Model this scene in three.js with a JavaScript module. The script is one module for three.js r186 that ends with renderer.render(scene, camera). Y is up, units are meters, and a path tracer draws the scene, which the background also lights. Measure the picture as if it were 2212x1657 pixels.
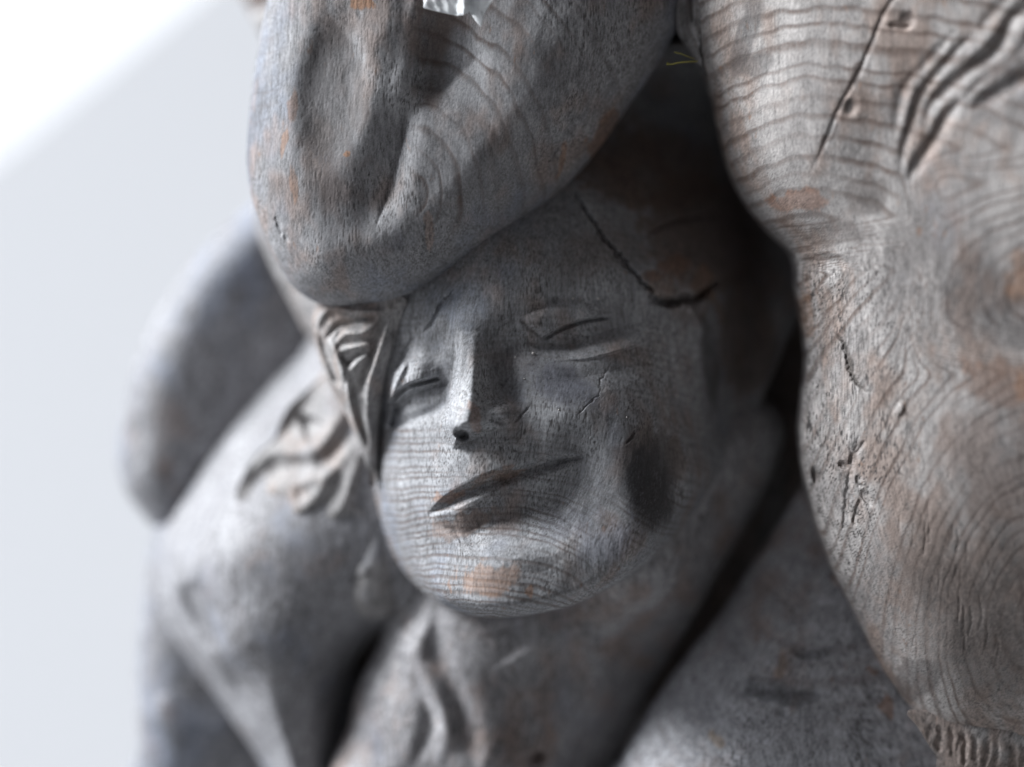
import * as THREE from 'three';
import { mergeGeometries } from 'three/addons/utils/BufferGeometryUtils.js';

// ---------------------------------------------------------------- camera, sky, sun, exposure
// lengths of the carving are worked out in units of 0.2 mm (U); the lens stands 0.8 m from the face
const U = 0.0002, DC = 4000, CX = 1105.5, CY = 828.5, EYE = 1.15;
const scene = new THREE.Scene();
const camera = new THREE.PerspectiveCamera(2 * Math.atan(CY / DC) * 180 / Math.PI, 1024 / 767, 0.05, 400);
camera.position.set(0, EYE, DC * U);
camera.lookAt(0, EYE, 0);
camera.focus = DC * U;
camera.userData.fStop = 1.1;
const renderer = new THREE.WebGLRenderer({ antialias: true });
renderer.setSize(1024, 767);
renderer.toneMapping = THREE.LinearToneMapping;
renderer.toneMappingExposure = 3.5;
renderer.shadowMap.enabled = true;

{ // overcast sky: brightest overhead, paler to the horizon
  const w = 128, h = 64, a = new Float32Array(w * h * 4);
  for (let j = 0; j < h; j++) for (let i = 0; i < w; i++) {
    const s = Math.sin(((j + 0.5) / h - 0.5) * Math.PI);
    const L = s > 0 ? 0.34 + 0.12 * s : 0.2;
    a.set([L * 0.945, L * 0.985, L * 1.06, 1], (j * w + i) * 4);
  }
  const t = new THREE.DataTexture(a, w, h, THREE.RGBAFormat, THREE.FloatType);
  t.mapping = THREE.EquirectangularReflectionMapping;
  t.magFilter = t.minFilter = THREE.LinearFilter; t.needsUpdate = true;
  scene.background = t; scene.environment = t;
}
const sun = new THREE.DirectionalLight(new THREE.Color(0.975, 0.99, 1), 2.2);
sun.position.set(-0.80 * 4, EYE + 0.58 * 4, 0.04 * 4);
sun.target.position.set(0, EYE, 0);
sun.castShadow = true; sun.shadow.radius = 45; sun.shadow.mapSize.set(2048, 2048);
Object.assign(sun.shadow.camera, { left: -1.5, right: 1.5, top: 1.5, bottom: -1.5, near: 0.1, far: 12 });
scene.add(sun, sun.target);

// ---------------------------------------------------------------- helpers: noise, curves, thin plates
let seed = 7;
const rnd = () => { seed = (seed * 1664525 + 1013904223) >>> 0; return seed / 4294967296; };
const PERM = new Uint8Array(512), GX = new Float32Array(256), GY = new Float32Array(256), GZ = new Float32Array(256);
{
  const p = [...Array(256).keys()];
  for (let i = 255; i > 0; i--) { const j = Math.floor(rnd() * (i + 1)); [p[i], p[j]] = [p[j], p[i]]; }
  for (let i = 0; i < 512; i++) PERM[i] = p[i & 255];
  for (let i = 0; i < 256; i++) { const z = rnd() * 2 - 1, a = rnd() * 6.2832, r = Math.sqrt(1 - z * z); GX[i] = r * Math.cos(a); GY[i] = r * Math.sin(a); GZ[i] = z; }
}
function noise(x, y, z) {
  const xf = Math.floor(x), yf = Math.floor(y), zf = Math.floor(z), X = xf & 255, Y = yf & 255, Z = zf & 255;
  x -= xf; y -= yf; z -= zf;
  const u = x * x * x * (x * (x * 6 - 15) + 10), v = y * y * y * (y * (y * 6 - 15) + 10), w = z * z * z * (z * (z * 6 - 15) + 10);
  const A = PERM[X] + Y, B = PERM[X + 1] + Y, AA = PERM[A & 255] + Z, AB = PERM[(A + 1) & 255] + Z, BA = PERM[B & 255] + Z, BB = PERM[(B + 1) & 255] + Z;
  const g = (h, a, b, c) => GX[h] * a + GY[h] * b + GZ[h] * c;
  const l = (t, a, b) => a + t * (b - a);
  return 1.5 * l(w, l(v, l(u, g(PERM[AA & 255], x, y, z), g(PERM[BA & 255], x - 1, y, z)), l(u, g(PERM[AB & 255], x, y - 1, z), g(PERM[BB & 255], x - 1, y - 1, z))),
    l(v, l(u, g(PERM[(AA + 1) & 255], x, y, z - 1), g(PERM[(BA + 1) & 255], x - 1, y, z - 1)), l(u, g(PERM[(AB + 1) & 255], x, y - 1, z - 1), g(PERM[(BB + 1) & 255], x - 1, y - 1, z - 1))));
}
const clamp = (x, a = 0, b = 1) => x < a ? a : x > b ? b : x;
const ss = (a, b, x) => { x = clamp((x - a) / (b - a)); return x * x * (3 - 2 * x); };
const mix = (a, b, t) => a + (b - a) * t;
const pairs = (f) => { const o = []; for (let i = 0; i < f.length; i += 2) o.push([f[i], f[i + 1]]); return o; };
function smoothLine(pts, closed, step = 14) {                         // Catmull-Rom through the points
  const n = pts.length, o = [], m = closed ? n : n - 1;
  const P = (i) => closed ? pts[(i + n) % n] : pts[clamp(i, 0, n - 1)];
  for (let i = 0; i < m; i++) {
    const [a, b, c, d] = [P(i - 1), P(i), P(i + 1), P(i + 2)], k = Math.max(1, Math.round(Math.hypot(c[0] - b[0], c[1] - b[1]) / step));
    for (let j = 0; j < k; j++) {
      const t = j / k, t2 = t * t, t3 = t2 * t;
      o.push([0, 1].map((q) => 0.5 * (2 * b[q] + (c[q] - a[q]) * t + (2 * a[q] - 5 * b[q] + 4 * c[q] - d[q]) * t2 + (3 * b[q] - a[q] - 3 * c[q] + d[q]) * t3)));
    }
  }
  if (!closed) o.push(pts[n - 1]);
  return o;
}
function lineDist(L, x, y) {                                          // [distance, signed side, place 0..1, nearest x, nearest y]
  let best = 1e18, bt = 0, side = 1, nx = 0, ny = 0;
  const m = L.length - 1;
  for (let i = 0; i < m; i++) {
    const ax = L[i][0], ay = L[i][1], bx = L[i + 1][0] - ax, by = L[i + 1][1] - ay, px = x - ax, py = y - ay;
    const t = clamp((px * bx + py * by) / (bx * bx + by * by + 1e-9)), qx = px - t * bx, qy = py - t * by, d = qx * qx + qy * qy;
    if (d < best) { best = d; bt = (i + t) / m; side = bx * py - by * px >= 0 ? 1 : -1; nx = ax + t * bx; ny = ay + t * by; }
  }
  LD[0] = Math.sqrt(best); LD[1] = side; LD[2] = bt; LD[3] = nx; LD[4] = ny;
  return LD;
}
const LD = [0, 0, 0, 0, 0];
function inside(L, x, y) {
  let c = false;
  for (let i = 0, j = L.length - 1; i < L.length; j = i++)
    if ((L[i][1] > y) !== (L[j][1] > y) && x < (L[j][0] - L[i][0]) * (y - L[i][1]) / (L[j][1] - L[i][1]) + L[i][0]) c = !c;
  return c;
}
function thinPlate(c) {                                               // smooth surface through [x, y, z] points
  const n = c.length, N = n + 3, M = [], S = 500;
  const phi = (r2) => r2 < 1e-12 ? 0 : r2 * Math.log(r2);
  for (let i = 0; i < N; i++) M.push(new Float64Array(N + 1));
  for (let i = 0; i < n; i++) {
    for (let j = 0; j < n; j++) M[i][j] = phi(((c[i][0] - c[j][0]) ** 2 + (c[i][1] - c[j][1]) ** 2) / S / S) + (i === j ? 0.002 : 0);
    M[i][n] = M[n][i] = 1; M[i][n + 1] = M[n + 1][i] = c[i][0] / S; M[i][n + 2] = M[n + 2][i] = c[i][1] / S; M[i][N] = c[i][2];
  }
  for (let i = 0; i < N; i++) {
    let p = i; for (let r = i + 1; r < N; r++) if (Math.abs(M[r][i]) > Math.abs(M[p][i])) p = r;
    [M[i], M[p]] = [M[p], M[i]];
    for (let r = 0; r < N; r++) if (r !== i) { const f = M[r][i] / M[i][i]; if (f) for (let k = i; k <= N; k++) M[r][k] -= f * M[i][k]; }
  }
  const w = M.map((row, i) => row[N] / row[i]);
  return (x, y) => {
    let s = w[n] + w[n + 1] * x / S + w[n + 2] * y / S;
    for (let i = 0; i < n; i++) { const r2 = ((x - c[i][0]) ** 2 + (y - c[i][1]) ** 2) / S / S; if (r2 > 1e-12) s += w[i] * r2 * Math.log(r2); }
    return s;
  };
}

// ---------------------------------------------------------------- chisel strokes: each is {box, f(x, y) -> change of depth}
const boxOf = (pts, r) => [Math.min(...pts.map((p) => p[0])) - r, Math.min(...pts.map((p) => p[1])) - r, Math.max(...pts.map((p) => p[0])) + r, Math.max(...pts.map((p) => p[1])) + r];
const TAPER = (t, e = 0.25) => { const q = clamp(Math.min(t, 1 - t) / e); return q * q * (3 - 2 * q); };
function cut(flat, width, depth, o = {}) {                            // groove (depth < 0) or ridge (> 0) along a line
  const L = smoothLine(pairs(flat), false, o.step || 10), e = o.ends ?? 0.25, sharp = o.sharp;
  const wig = o.wiggle || 0;
  return { box: boxOf(L, width * 2.4 + wig), f(x, y) {
    if (wig) { const q = noise(x / 11, y / 11, 3.3) * wig, q2 = noise(x / 11, y / 11, 9.3) * wig; x += q; y += q2; }
    const d = lineDist(L, x, y), t = d[2], k = o.start && t < 0.5 ? 1 : o.end && t > 0.5 ? 1 : TAPER(t, e), w = width * (o.even ? 1 : 0.45 + 0.55 * k), u = d[0] / w;
    return depth * k * (sharp ? Math.max(0, 1 - u / 1.3) : Math.exp(-u * u));
  } };
}
function edge(flat, table, o = {}) {                                  // a section [side distance, height] swept along a line
  const L = smoothLine(pairs(flat), false, 10), r = Math.max(-table[0][0], table[table.length - 1][0]), e = o.ends ?? 0.35;
  return { box: boxOf(L, r), f(x, y) {
    const d = lineDist(L, x, y), k = TAPER(d[2], e), s = d[0] * d[1] / (o.narrow ? mix(o.narrow, 1, k) : 1);
    if (s <= table[0][0] || s >= table[table.length - 1][0]) return 0;
    let i = 1; while (table[i][0] < s) i++;
    const a = table[i - 1], b = table[i], t = (s - a[0]) / (b[0] - a[0]);
    const end = d[2] < 0.002 || d[2] > 0.998 ? Math.max(0, 1 - Math.abs(d[0]) / 25) : 1;
    return mix(a[1], b[1], o.round ? t * t * (3 - 2 * t) : t) * k * end;
  } };
}
function lump(cx, cy, rx, ry, rot, amp, flat = 1) {                   // rounded swelling or hollow
  const c = Math.cos(rot), s = Math.sin(rot), R = Math.max(rx, ry) * 2.2;
  return { box: [cx - R, cy - R, cx + R, cy + R], f(x, y) {
    const dx = x - cx, dy = y - cy, u = (dx * c + dy * s) / rx, v = (-dx * s + dy * c) / ry, q = u * u + v * v;
    return amp * Math.exp(-Math.pow(q, flat));
  } };
}
const pit = (cx, cy, rx, ry, rot, depth) => lump(cx, cy, rx, ry, rot, -depth, 3);

// ---------------------------------------------------------------- weathered wood: rings, fibres, pores and stains through the solid, plus painted shade and sheen
const OLD = { silver: [0.43, 0.425, 0.43], grey: [0.265, 0.26, 0.265], blue: [0.20, 0.22, 0.265], brown: [0.25, 0.185, 0.155], char: [0.055, 0.052, 0.055], rust: [0.26, 0.14, 0.08], late: [0.10, 0.07, 0.058], pore: [0.05, 0.045, 0.045] };
function makeWood(o = {}) {
  const w = Object.assign({ tone: 0, brown: 0, sp: 15, rings: 1, fibre: 1, axis: [1100, -1500, 0, 0], tilt: [0, 0], off: 0, stainsAndShade: [], rust: 1, speck: 1, ringAt: null, ringFn: null, lw: 0.45, tint: [1, 1, 1] }, o);
  const out = { r: 0, g: 0, b: 0, d: 0 };
  return (x, y, z) => {
    const q = w.off;
    const l1 = noise(x / 330 + q, y / 480, z / 330), l2 = noise(x / 140, y / 230 + q, z / 140 + 5), l3 = noise(x / 52 + 9, y / 85, z / 52 + q), l4 = noise(x / 21, y / 33 + 4, z / 21);
    // growth rings round the pith
    const wx = x + 10 * l2 + 5 * l3, wz = z + 14 * l2 + 5 * l3;
    const ax = w.axis[0] + w.tilt[0] * (y - w.axis[2]), az = w.axis[1] + w.tilt[1] * (y - w.axis[2]);
    let rr = w.ringFn ? w.ringFn(x, y, z) + 0.16 * l2 + 0.2 * l3 + 0.07 * l4 : Math.hypot(wx - ax, wz - az) / w.sp + 0.12 * l4;
    rr += 0.55 * noise(rr * 0.53, q, 2.2);
    const ph = rr - Math.floor(rr), late = ss(w.lw, w.lw + 0.3, ph) * (1 - ss(0.88, 1, ph));
    const year = noise(Math.floor(rr) * 1.7, 0.3, q);
    let ra = 1.25 * w.rings * (0.45 + 0.7 * ss(-0.35, 0.45, l2 + 0.5 * noise(x / 260, y / 260, z / 260 + 31))) * (0.7 + 0.8 * year);
    if (w.ringAt) ra *= w.ringAt(x, y);
    // fibres along the trunk, pores between them
    const lean = x + 0.10 * y * l1;
    const f1 = noise(lean / 4.2, y / 46, z / 4.2 + 11), f2 = noise(lean / 9, y / 120, z / 9 + 3), f3 = noise(lean / 2.6, y / 9, z / 2.6 + 40), f4 = noise(x / 2.2, y / 2.6, z / 2.2 + 70);
    const pore = ss(0.2, 0.55, noise(lean / 2.5 + 50, y / 24, z / 2.5) + 0.15 * l3) * w.fibre * (w.fibreAt ? w.fibreAt(x, y) : 1);
    // colour
    const t = w.tone + 0.55 * l1 + 0.5 * l2 + 0.35 * l3;
    const A = ss(-0.1, 0.75, t), B = ss(0.0, 0.7, -t + 0.2 * l4), C = clamp(ss(-0.05, 0.55, w.brown + 0.6 * noise(x / 210 + 3, y / 300 + q, z / 210) + 0.5 * noise(x / 60, y / 90, z / 60 + q + 8) + 0.25 * l4) * 0.85);
    let [r, g, b] = OLD.grey;
    r = mix(r, OLD.silver[0], A); g = mix(g, OLD.silver[1], A); b = mix(b, OLD.silver[2], A);
    r = mix(r, OLD.blue[0], B * 0.8); g = mix(g, OLD.blue[1], B * 0.8); b = mix(b, OLD.blue[2], B * 0.8);
    const D = ss(0.15, 0.7, -t + 0.4 * l3 - 0.25) * 0.75;
    r = mix(r, OLD.char[0], D); g = mix(g, OLD.char[1], D); b = mix(b, OLD.char[2], D);
    r = mix(r, OLD.brown[0], C * 0.8); g = mix(g, OLD.brown[1], C * 0.8); b = mix(b, OLD.brown[2], C * 0.8);
    const lt = late * clamp(ra) * 0.92 * (0.7 + 0.5 * f3 + 0.3 * l4);
    const ltc = clamp(lt);
    r = mix(r, OLD.late[0], ltc); g = mix(g, OLD.late[1], ltc); b = mix(b, OLD.late[2], ltc);
    const fa = w.fibreAt ? w.fibreAt(x, y) : 1, k = Math.max(0.25, 1 + (0.40 * f1 * w.fibre + 0.26 * f2) * (0.35 + 0.65 * fa) + 0.42 * f3 * w.speck + 0.38 * f4 * w.speck + 0.2 * l4);
    r *= k * w.tint[0]; g *= k * w.tint[1]; b *= k * w.tint[2];
    const pp = clamp(pore * (0.4 + 0.6 * ss(-0.2, 0.3, l3 + l2)) * 0.8);
    r = mix(r, OLD.pore[0], pp); g = mix(g, OLD.pore[1], pp); b = mix(b, OLD.pore[2], pp);
    const o1 = ss(0.72, 1.05, noise(x / 13 + 20, y / 34, z / 13) + 0.45 * noise(x / 120, y / 160, z / 120 + 60) + 0.25 * f3) * w.rust * 0.6;
    r = mix(r, OLD.rust[0], o1); g = mix(g, OLD.rust[1], o1); b = mix(b, OLD.rust[2], o1);
    for (const s of w.stainsAndShade) {
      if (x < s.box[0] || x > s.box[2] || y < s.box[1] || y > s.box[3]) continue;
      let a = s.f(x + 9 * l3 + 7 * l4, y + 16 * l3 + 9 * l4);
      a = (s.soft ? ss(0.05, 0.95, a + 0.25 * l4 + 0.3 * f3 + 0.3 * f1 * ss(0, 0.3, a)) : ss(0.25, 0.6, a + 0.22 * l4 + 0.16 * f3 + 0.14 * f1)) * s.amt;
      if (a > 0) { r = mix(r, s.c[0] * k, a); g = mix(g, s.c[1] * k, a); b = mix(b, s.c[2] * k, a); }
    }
    out.r = Math.max(0.012, r); out.g = Math.max(0.012, g); out.b = Math.max(0.012, b);
    out.d = -0.4 * pore + 0.16 * f1 * w.fibre + 0.14 * f3 + 0.2 * f4 - 0.5 * late * clamp(ra) + 0.45 * l4 + 1.6 * l3;
    return out;
  };
}
const stainAndShade = (cx, cy, rx, ry, rot, c, amt = 0.8) => ({ ...lump(cx, cy, rx, ry, rot, 1, 1.4), c: OLD[c] || c, amt });  // real stains, and shade painted into pits and the recess
const soakAndSheen = (...q) => ({ ...stainAndShade(...q), soft: 1 });  // soft blotches; also carries the sheen painted on the chin
const grooveShade = (flat, width, c, amt = 0.8) => ({ ...cut(flat, width, 1), c: OLD[c] || c, amt });  // dark line along folds and cracks: dirt with shade put into the colour

const woodMat = new THREE.MeshStandardMaterial({ vertexColors: true, roughness: 0.66, metalness: 0 });

// ---------------------------------------------------------------- a carved mass: outline, depth points, strokes -> closed mesh (and named pieces of its surface)
function meshOf(name, parent, pos, col, nor, idx, mat = woodMat) {
  const g = new THREE.BufferGeometry();
  g.setAttribute('position', new THREE.BufferAttribute(pos, 3));
  g.setAttribute('normal', new THREE.BufferAttribute(nor, 3));
  g.setAttribute('color', new THREE.BufferAttribute(col, 3));
  g.setIndex(new THREE.BufferAttribute(idx, 1));
  const m = new THREE.Mesh(g, mat); m.name = name; m.castShadow = m.receiveShadow = true;
  parent.add(m);
  return m;
}
function carve(name, parent, o) {
  const zRef = o.zRef ?? o.zE, K = (DC - zRef) / DC, ko = (DC - o.zE) / (DC - zRef);   // the outline was measured at the depth of the rim
  const L = smoothLine(pairs(o.outline).map(([x, y]) => [CX + (x - CX) * ko, CY + (y - CY) * ko]), true, 12); L.push(L[0]);
  const H = thinPlate(pairs3(o.depth)), R = typeof o.R === 'function' ? o.R : () => o.R, feats = o.strokes || [], wood = makeWood(o.wood), relief = o.relief ?? 1;
  const [bx0, by0, bx1, by1] = boxOf(L, 0), thick = o.thick || 260;
  const heightAt = (x, y, d) => {
    const u = clamp(d / R(x, y)), p = Math.sqrt(1 - (1 - u) * (1 - u));
    let h = o.zE + (H(x, y) - o.zE) * p;
    const m = Math.min(1, d / 12);
    let s = 0;
    for (const f of feats) if (x > f.box[0] && x < f.box[2] && y > f.box[1] && y < f.box[3]) s += f.f(x, y);
    return h + s * m;
  };
  const grid = (cell, front) => {
    const nx = Math.ceil((bx1 - bx0) / cell) + 3, ny = Math.ceil((by1 - by0) / cell) + 3, x0 = bx0 - cell, y0 = by0 - cell;
    const id = new Int32Array(nx * ny).fill(-1), D = new Float32Array(nx * ny), PX = new Float32Array(nx * ny), PY = new Float32Array(nx * ny);
    const far = 340, BW = Math.ceil(nx / 8), block = new Float32Array(BW * Math.ceil(ny / 8));
    for (let j = 0; j < ny; j += 8) for (let i = 0; i < nx; i += 8) {
      const x = x0 + (i + 4) * cell, y = y0 + (j + 4) * cell, d = lineDist(L, x, y)[0];
      block[(j >> 3) * BW + (i >> 3)] = d > 6 * cell + (inside(L, x, y) ? far : 4 * cell) ? (inside(L, x, y) ? d : -d) : 0;
    }
    for (let j = 0; j < ny; j++) for (let i = 0; i < nx; i++) {
      const n = j * nx + i, x = x0 + i * cell, y = y0 + j * cell, q = block[(j >> 3) * BW + (i >> 3)];
      if (q) { D[n] = q; PX[n] = x; PY[n] = y; continue; }
      const ins = inside(L, x, y), d = lineDist(L, x, y);
      D[n] = ins ? d[0] : -d[0];
      if (ins) { PX[n] = x; PY[n] = y; } else { PX[n] = d[3]; PY[n] = d[4]; }
    }
    const P = [], C = [], I = [], XY = [];
    const vert = (n) => {
      if (id[n] < 0) {
        id[n] = XY.length / 2;
        const x = PX[n], y = PY[n], d = Math.max(0, D[n]);
        let z;
        if (front) z = heightAt(x, y, d);
        else { const u = clamp(d / (thick * 0.7)); z = o.zE - thick * Math.sqrt(1 - (1 - u) * (1 - u)); }
        let X = (x - CX) * K, Y = (y - CY) * K;
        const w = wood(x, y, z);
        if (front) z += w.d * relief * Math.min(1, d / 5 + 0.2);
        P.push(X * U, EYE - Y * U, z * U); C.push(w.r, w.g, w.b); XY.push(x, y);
      }
      return id[n];
    };
    for (let j = 0; j < ny - 1; j++) for (let i = 0; i < nx - 1; i++) {
      const a = j * nx + i, b = a + 1, c = a + nx, e = c + 1;
      if (D[a] <= 0 && D[b] <= 0 && D[c] <= 0 && D[e] <= 0) continue;
      const A = vert(a), B = vert(b), Cc = vert(c), E = vert(e);
      if (front) I.push(A, Cc, B, B, Cc, E); else I.push(A, B, Cc, B, E, Cc);
    }
    return { P: new Float32Array(P), C: new Float32Array(C), I: new Uint32Array(I), XY };
  };
  const build = (g, regions) => {
    const tmp = new THREE.BufferGeometry();
    tmp.setAttribute('position', new THREE.BufferAttribute(g.P, 3)); tmp.setIndex(new THREE.BufferAttribute(g.I, 1)); tmp.computeVertexNormals();
    const N = tmp.attributes.normal.array, lists = regions.map(() => []);
    const polys = regions.map((r) => r ? smoothLine(pairs(r), true, 8) : null), boxes = polys.map((p) => p && boxOf(p, 0));
    for (let t = 0; t < g.I.length; t += 3) {
      let cx = 0, cy = 0; for (let k = 0; k < 3; k++) { cx += g.XY[2 * g.I[t + k]] / 3; cy += g.XY[2 * g.I[t + k] + 1] / 3; }
      let w = 0;
      for (let r = 1; r < polys.length; r++) { const b = boxes[r]; if (cx > b[0] && cx < b[2] && cy > b[1] && cy < b[3] && inside(polys[r], cx, cy)) { w = r; break; } }
      lists[w].push(g.I[t], g.I[t + 1], g.I[t + 2]);
    }
    return lists.map((l) => {
      const map = new Map(), P = [], C = [], NN = [], I = new Uint32Array(l.length);
      l.forEach((v, k) => {
        let n = map.get(v);
        if (n === undefined) { n = map.size; map.set(v, n); for (let q = 0; q < 3; q++) { P.push(g.P[3 * v + q]); C.push(g.C[3 * v + q]); NN.push(N[3 * v + q]); } }
        I[k] = n;
      });
      return { P, C, N: NN, I };
    });
  };
  const regs = o.pieces || [];
  const f = build(grid(o.cell || 3, true), [null, ...regs.map((r) => r.area)]), b = build(grid(14, false), [null])[0];
  const n0 = f[0].P.length / 3;
  const idx = new Uint32Array(f[0].I.length + b.I.length); idx.set(f[0].I); b.I.forEach((v, k) => { idx[f[0].I.length + k] = v + n0; });
  const main = meshOf(name, parent, new Float32Array([...catBig(f[0].P, b.P)]), catBig(f[0].C, b.C), catBig(f[0].N, b.N), idx);
  regs.forEach((r, k) => { const q = f[k + 1]; if (q.I.length) { const m = meshOf(r.name, main, new Float32Array(q.P), new Float32Array(q.C), new Float32Array(q.N), q.I); if (r.label) m.userData.label = r.label; } });
  if (o.label) main.userData.label = o.label;
  tops[name] = (x, y) => { const d = lineDist(L, x, y)[0], z = heightAt(x, y, d); return new THREE.Vector3((x - CX) * K * U, EYE - (y - CY) * K * U, z * U); };
  return main;
}
const tops = {};
function catBig(a, b) { const o = new Float32Array(a.length + b.length); o.set(a); o.set(b, a.length); return o; }
function pairs3(f) { const o = []; for (let i = 0; i < f.length; i += 3) o.push([f[i], f[i + 1], f[i + 2]]); return o; }
const view = (x0, y0, k) => (...f) => f.map((v, i) => (i % 2 ? y0 : x0) + v * k);   // measurements taken from an enlarged detail
const Z1 = view(512.8, 0, 0.2801), Z2 = view(1105, 0, 0.2801), Z3 = view(1680, 0, 0.2801), Z5 = view(654, 566, 0.2801), Z6 = view(1105, 566, 0.2801),
  Z7 = view(1591, 442, 0.2801), Z8 = view(221, 884, 0.2801), Z9 = view(751.5, 928, 0.2801), Z11 = view(1680, 884, 0.2402), Z13 = view(796, 1238, 0.2798), Z14 = view(1326, 1238, 0.4001);

// ---------------------------------------------------------------- setting
{
  const g = new THREE.Mesh(new THREE.CircleGeometry(120, 64).rotateX(-Math.PI / 2), new THREE.MeshStandardMaterial({ color: new THREE.Color(0.22, 0.22, 0.22), roughness: 0.95 }));
  g.name = 'ground'; g.userData.kind = 'structure'; g.receiveShadow = true; scene.add(g);
  // pale rendered wall close behind, its top edge slanting up against the sky
  const gable = new THREE.Shape();
  gable.moveTo(-1.9, 0); gable.lineTo(0.62, 0); gable.lineTo(0.62, 1.738); gable.lineTo(-1.9, 0.243); gable.closePath();
  const w = new THREE.Mesh(new THREE.ExtrudeGeometry(gable, { depth: 0.12, bevelEnabled: false }).translate(0, 0, -0.12), new THREE.MeshStandardMaterial({ color: new THREE.Color(0.545, 0.56, 0.59), roughness: 0.9 }));
  w.name = 'rendered_wall'; w.position.set(-0.33, 0, -0.60); w.rotation.y = -0.42; w.castShadow = w.receiveShadow = true;
  w.userData = { label: 'pale grey-white wall with a slanting top edge, blurred behind the carving', category: 'wall' };
  scene.add(w);
  // unseen wall added behind the camera to keep the front light low
  const b = new THREE.Mesh(new THREE.BoxGeometry(9, 5, 0.3), new THREE.MeshStandardMaterial({ color: new THREE.Color(0.17, 0.16, 0.155), roughness: 0.95 }));
  b.name = 'added_shade_wall'; b.position.set(1.5, 2.5, 1.85); b.castShadow = b.receiveShadow = true; b.userData.kind = 'structure'; scene.add(b);
  // unseen roof added overhead to cut the sky light, open to the left
  const r = new THREE.Mesh(new THREE.BoxGeometry(8, 0.2, 5.4), new THREE.MeshStandardMaterial({ color: new THREE.Color(0.13, 0.11, 0.095), roughness: 0.95 }));
  r.name = 'added_shade_roof'; r.position.set(3.4, 2.6, 0.1); r.castShadow = r.receiveShadow = true; r.userData.kind = 'structure'; scene.add(r);
}

// ---------------------------------------------------------------- the carving
const carving = new THREE.Group(); carving.name = 'wooden_sculpture';
carving.userData = { label: 'weathered grey wooden carving of entwined figures round a sleeping face', category: 'sculpture' };
scene.add(carving);

const creaseLine = smoothLine(pairs([930, -140, 916, -20, 902, 60, 890, 140, 878, 220, 866, 300, 846, 375, 824, 450, 800, 530]), false, 10);
const crease = { box: [700, -160, 1060, 560], f(x, y) {                 // a ridge that turns into a valley on its way down
  const d = lineDist(creaseLine, x, y), s = -d[0] * d[1], a = 1 - ss(130, 290, y), b = ss(120, 270, y) * (1 - ss(400, 530, y));
  return a * (10 * Math.exp(-(((s + 10) / 20) ** 2)) - 20 * Math.exp(-(((s - 50) / 38) ** 2))) - b * 21 * Math.exp(-((s / (s < 0 ? 58 : 30)) ** 2));
} };
// upper limb: a bent knee that hangs over the face
carve('bent_knee', carving, {
  outline: [700, -420, 612, -160, 574, 20, 560, 90, 547, 170, 536, 270, 533, 360, 546, 440, 568, 510, 600, 575, 650, 635, 716, 664, 790, 668, 860, 660, 930, 628, 1000, 590, 1080, 535, 1150, 475, 1220, 405, 1290, 325, 1350, 240, 1408, 160, 1445, 95, 1466, 40, 1476, -80, 1440, -420],
  zE: -170, zRef: 5, R: (x, y) => 150 + 75 * ss(800, 1300, x), thick: 420, cell: 2,
  depth: [600, 100, -40, 600, 300, -25, 640, 480, -20, 720, 560, -5, 700, 200, -12, 760, 330, 12, 760, 60, 0, 860, 60, 22, 860, 200, 22, 830, 420, 10, 930, 110, -20, 950, 250, 12, 1050, 330, 28, 1000, 460, 20, 880, 540, 10, 1080, 150, 22, 1200, 200, 25, 1330, 120, -5, 1200, 330, 0, 1100, 20, 15, 1400, 0, -20, 1000, -60, 5, 650, -60, -20, 800, -300, -10, 1250, -300, -10, 1050, -380, -20],
  strokes: [
    lump(712, 195, 72, 155, 0.1, -15, 2.4), cut([884, 180, 872, 270, 858, 340, 836, 415, 812, 490], 7, -7),
    crease,
    cut([960, 185, 1010, 165, 1080, 175, 1120, 215], 18, 2), cut([905, 225, 960, 260, 1010, 320, 1040, 380], 26, 3),
    cut([920, 195, 980, 165, 1040, 110], 12, -4), cut([935, 215, 1000, 225, 1060, 270, 1085, 330], 14, -2), cut([1255, 250, 1215, 300, 1180, 350], 4, -6, { wiggle: 5 }), 
    cut([583, 455, 598, 495, 620, 520], 4, -6, { wiggle: 4 }),
  ],
  wood: { tone: 0.02, brown: 0.02, tint: [0.97, 0.995, 1.035], sp: 15, rings: 1.35, fibreAt: (x, y) => 1 - 0.75 * ss(890, 950, x) * (1 - ss(1120, 1220, x)) * (1 - ss(420, 520, y)), ringFn: (x, y, z) => x < 885 ? 40 - y / 30 : Math.hypot(x - 880, (y - 420) * 0.8) / 42 + 0.002 * z, lw: 0.58, off: 1.3, ringAt: (x, y) => 0.95 * ss(875, 925, x) * (1 - 0.75 * ss(1130, 1260, x)) * (1 - ss(430, 540, y)) + 0.5 * (1 - ss(570, 610, x)) * (1 - ss(250, 330, y)),
    stainsAndShade: [stainAndShade(778, 4, 34, 16, 0.3, 'rust', 0.9), stainAndShade(625, 215, 12, 40, 0, 'rust', 0.5), stainAndShade(605, 300, 8, 36, 0.15, 'rust', 0.6), stainAndShade(632, 400, 9, 42, -0.1, 'rust', 0.5), stainAndShade(712, 200, 80, 150, 0.08, [0.075, 0.07, 0.073], 0.75), soakAndSheen(740, 420, 70, 110, 0.05, [0.085, 0.085, 0.095], 0.5), soakAndSheen(930, 80, 44, 70, 0.2, [0.10, 0.075, 0.068], 0.6), soakAndSheen(935, 185, 46, 34, -0.6, 'char', 0.5), stainAndShade(1215, 335, 9, 40, 0.2, 'rust', 0.55), stainAndShade(1310, 270, 60, 18, -0.95, [0.17, 0.09, 0.055], 0.6), stainAndShade(925, 500, 12, 45, 0, 'rust', 0.35), stainAndShade(748, 330, 7, 7, 0, 'rust', 0.9)] },
});

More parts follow.
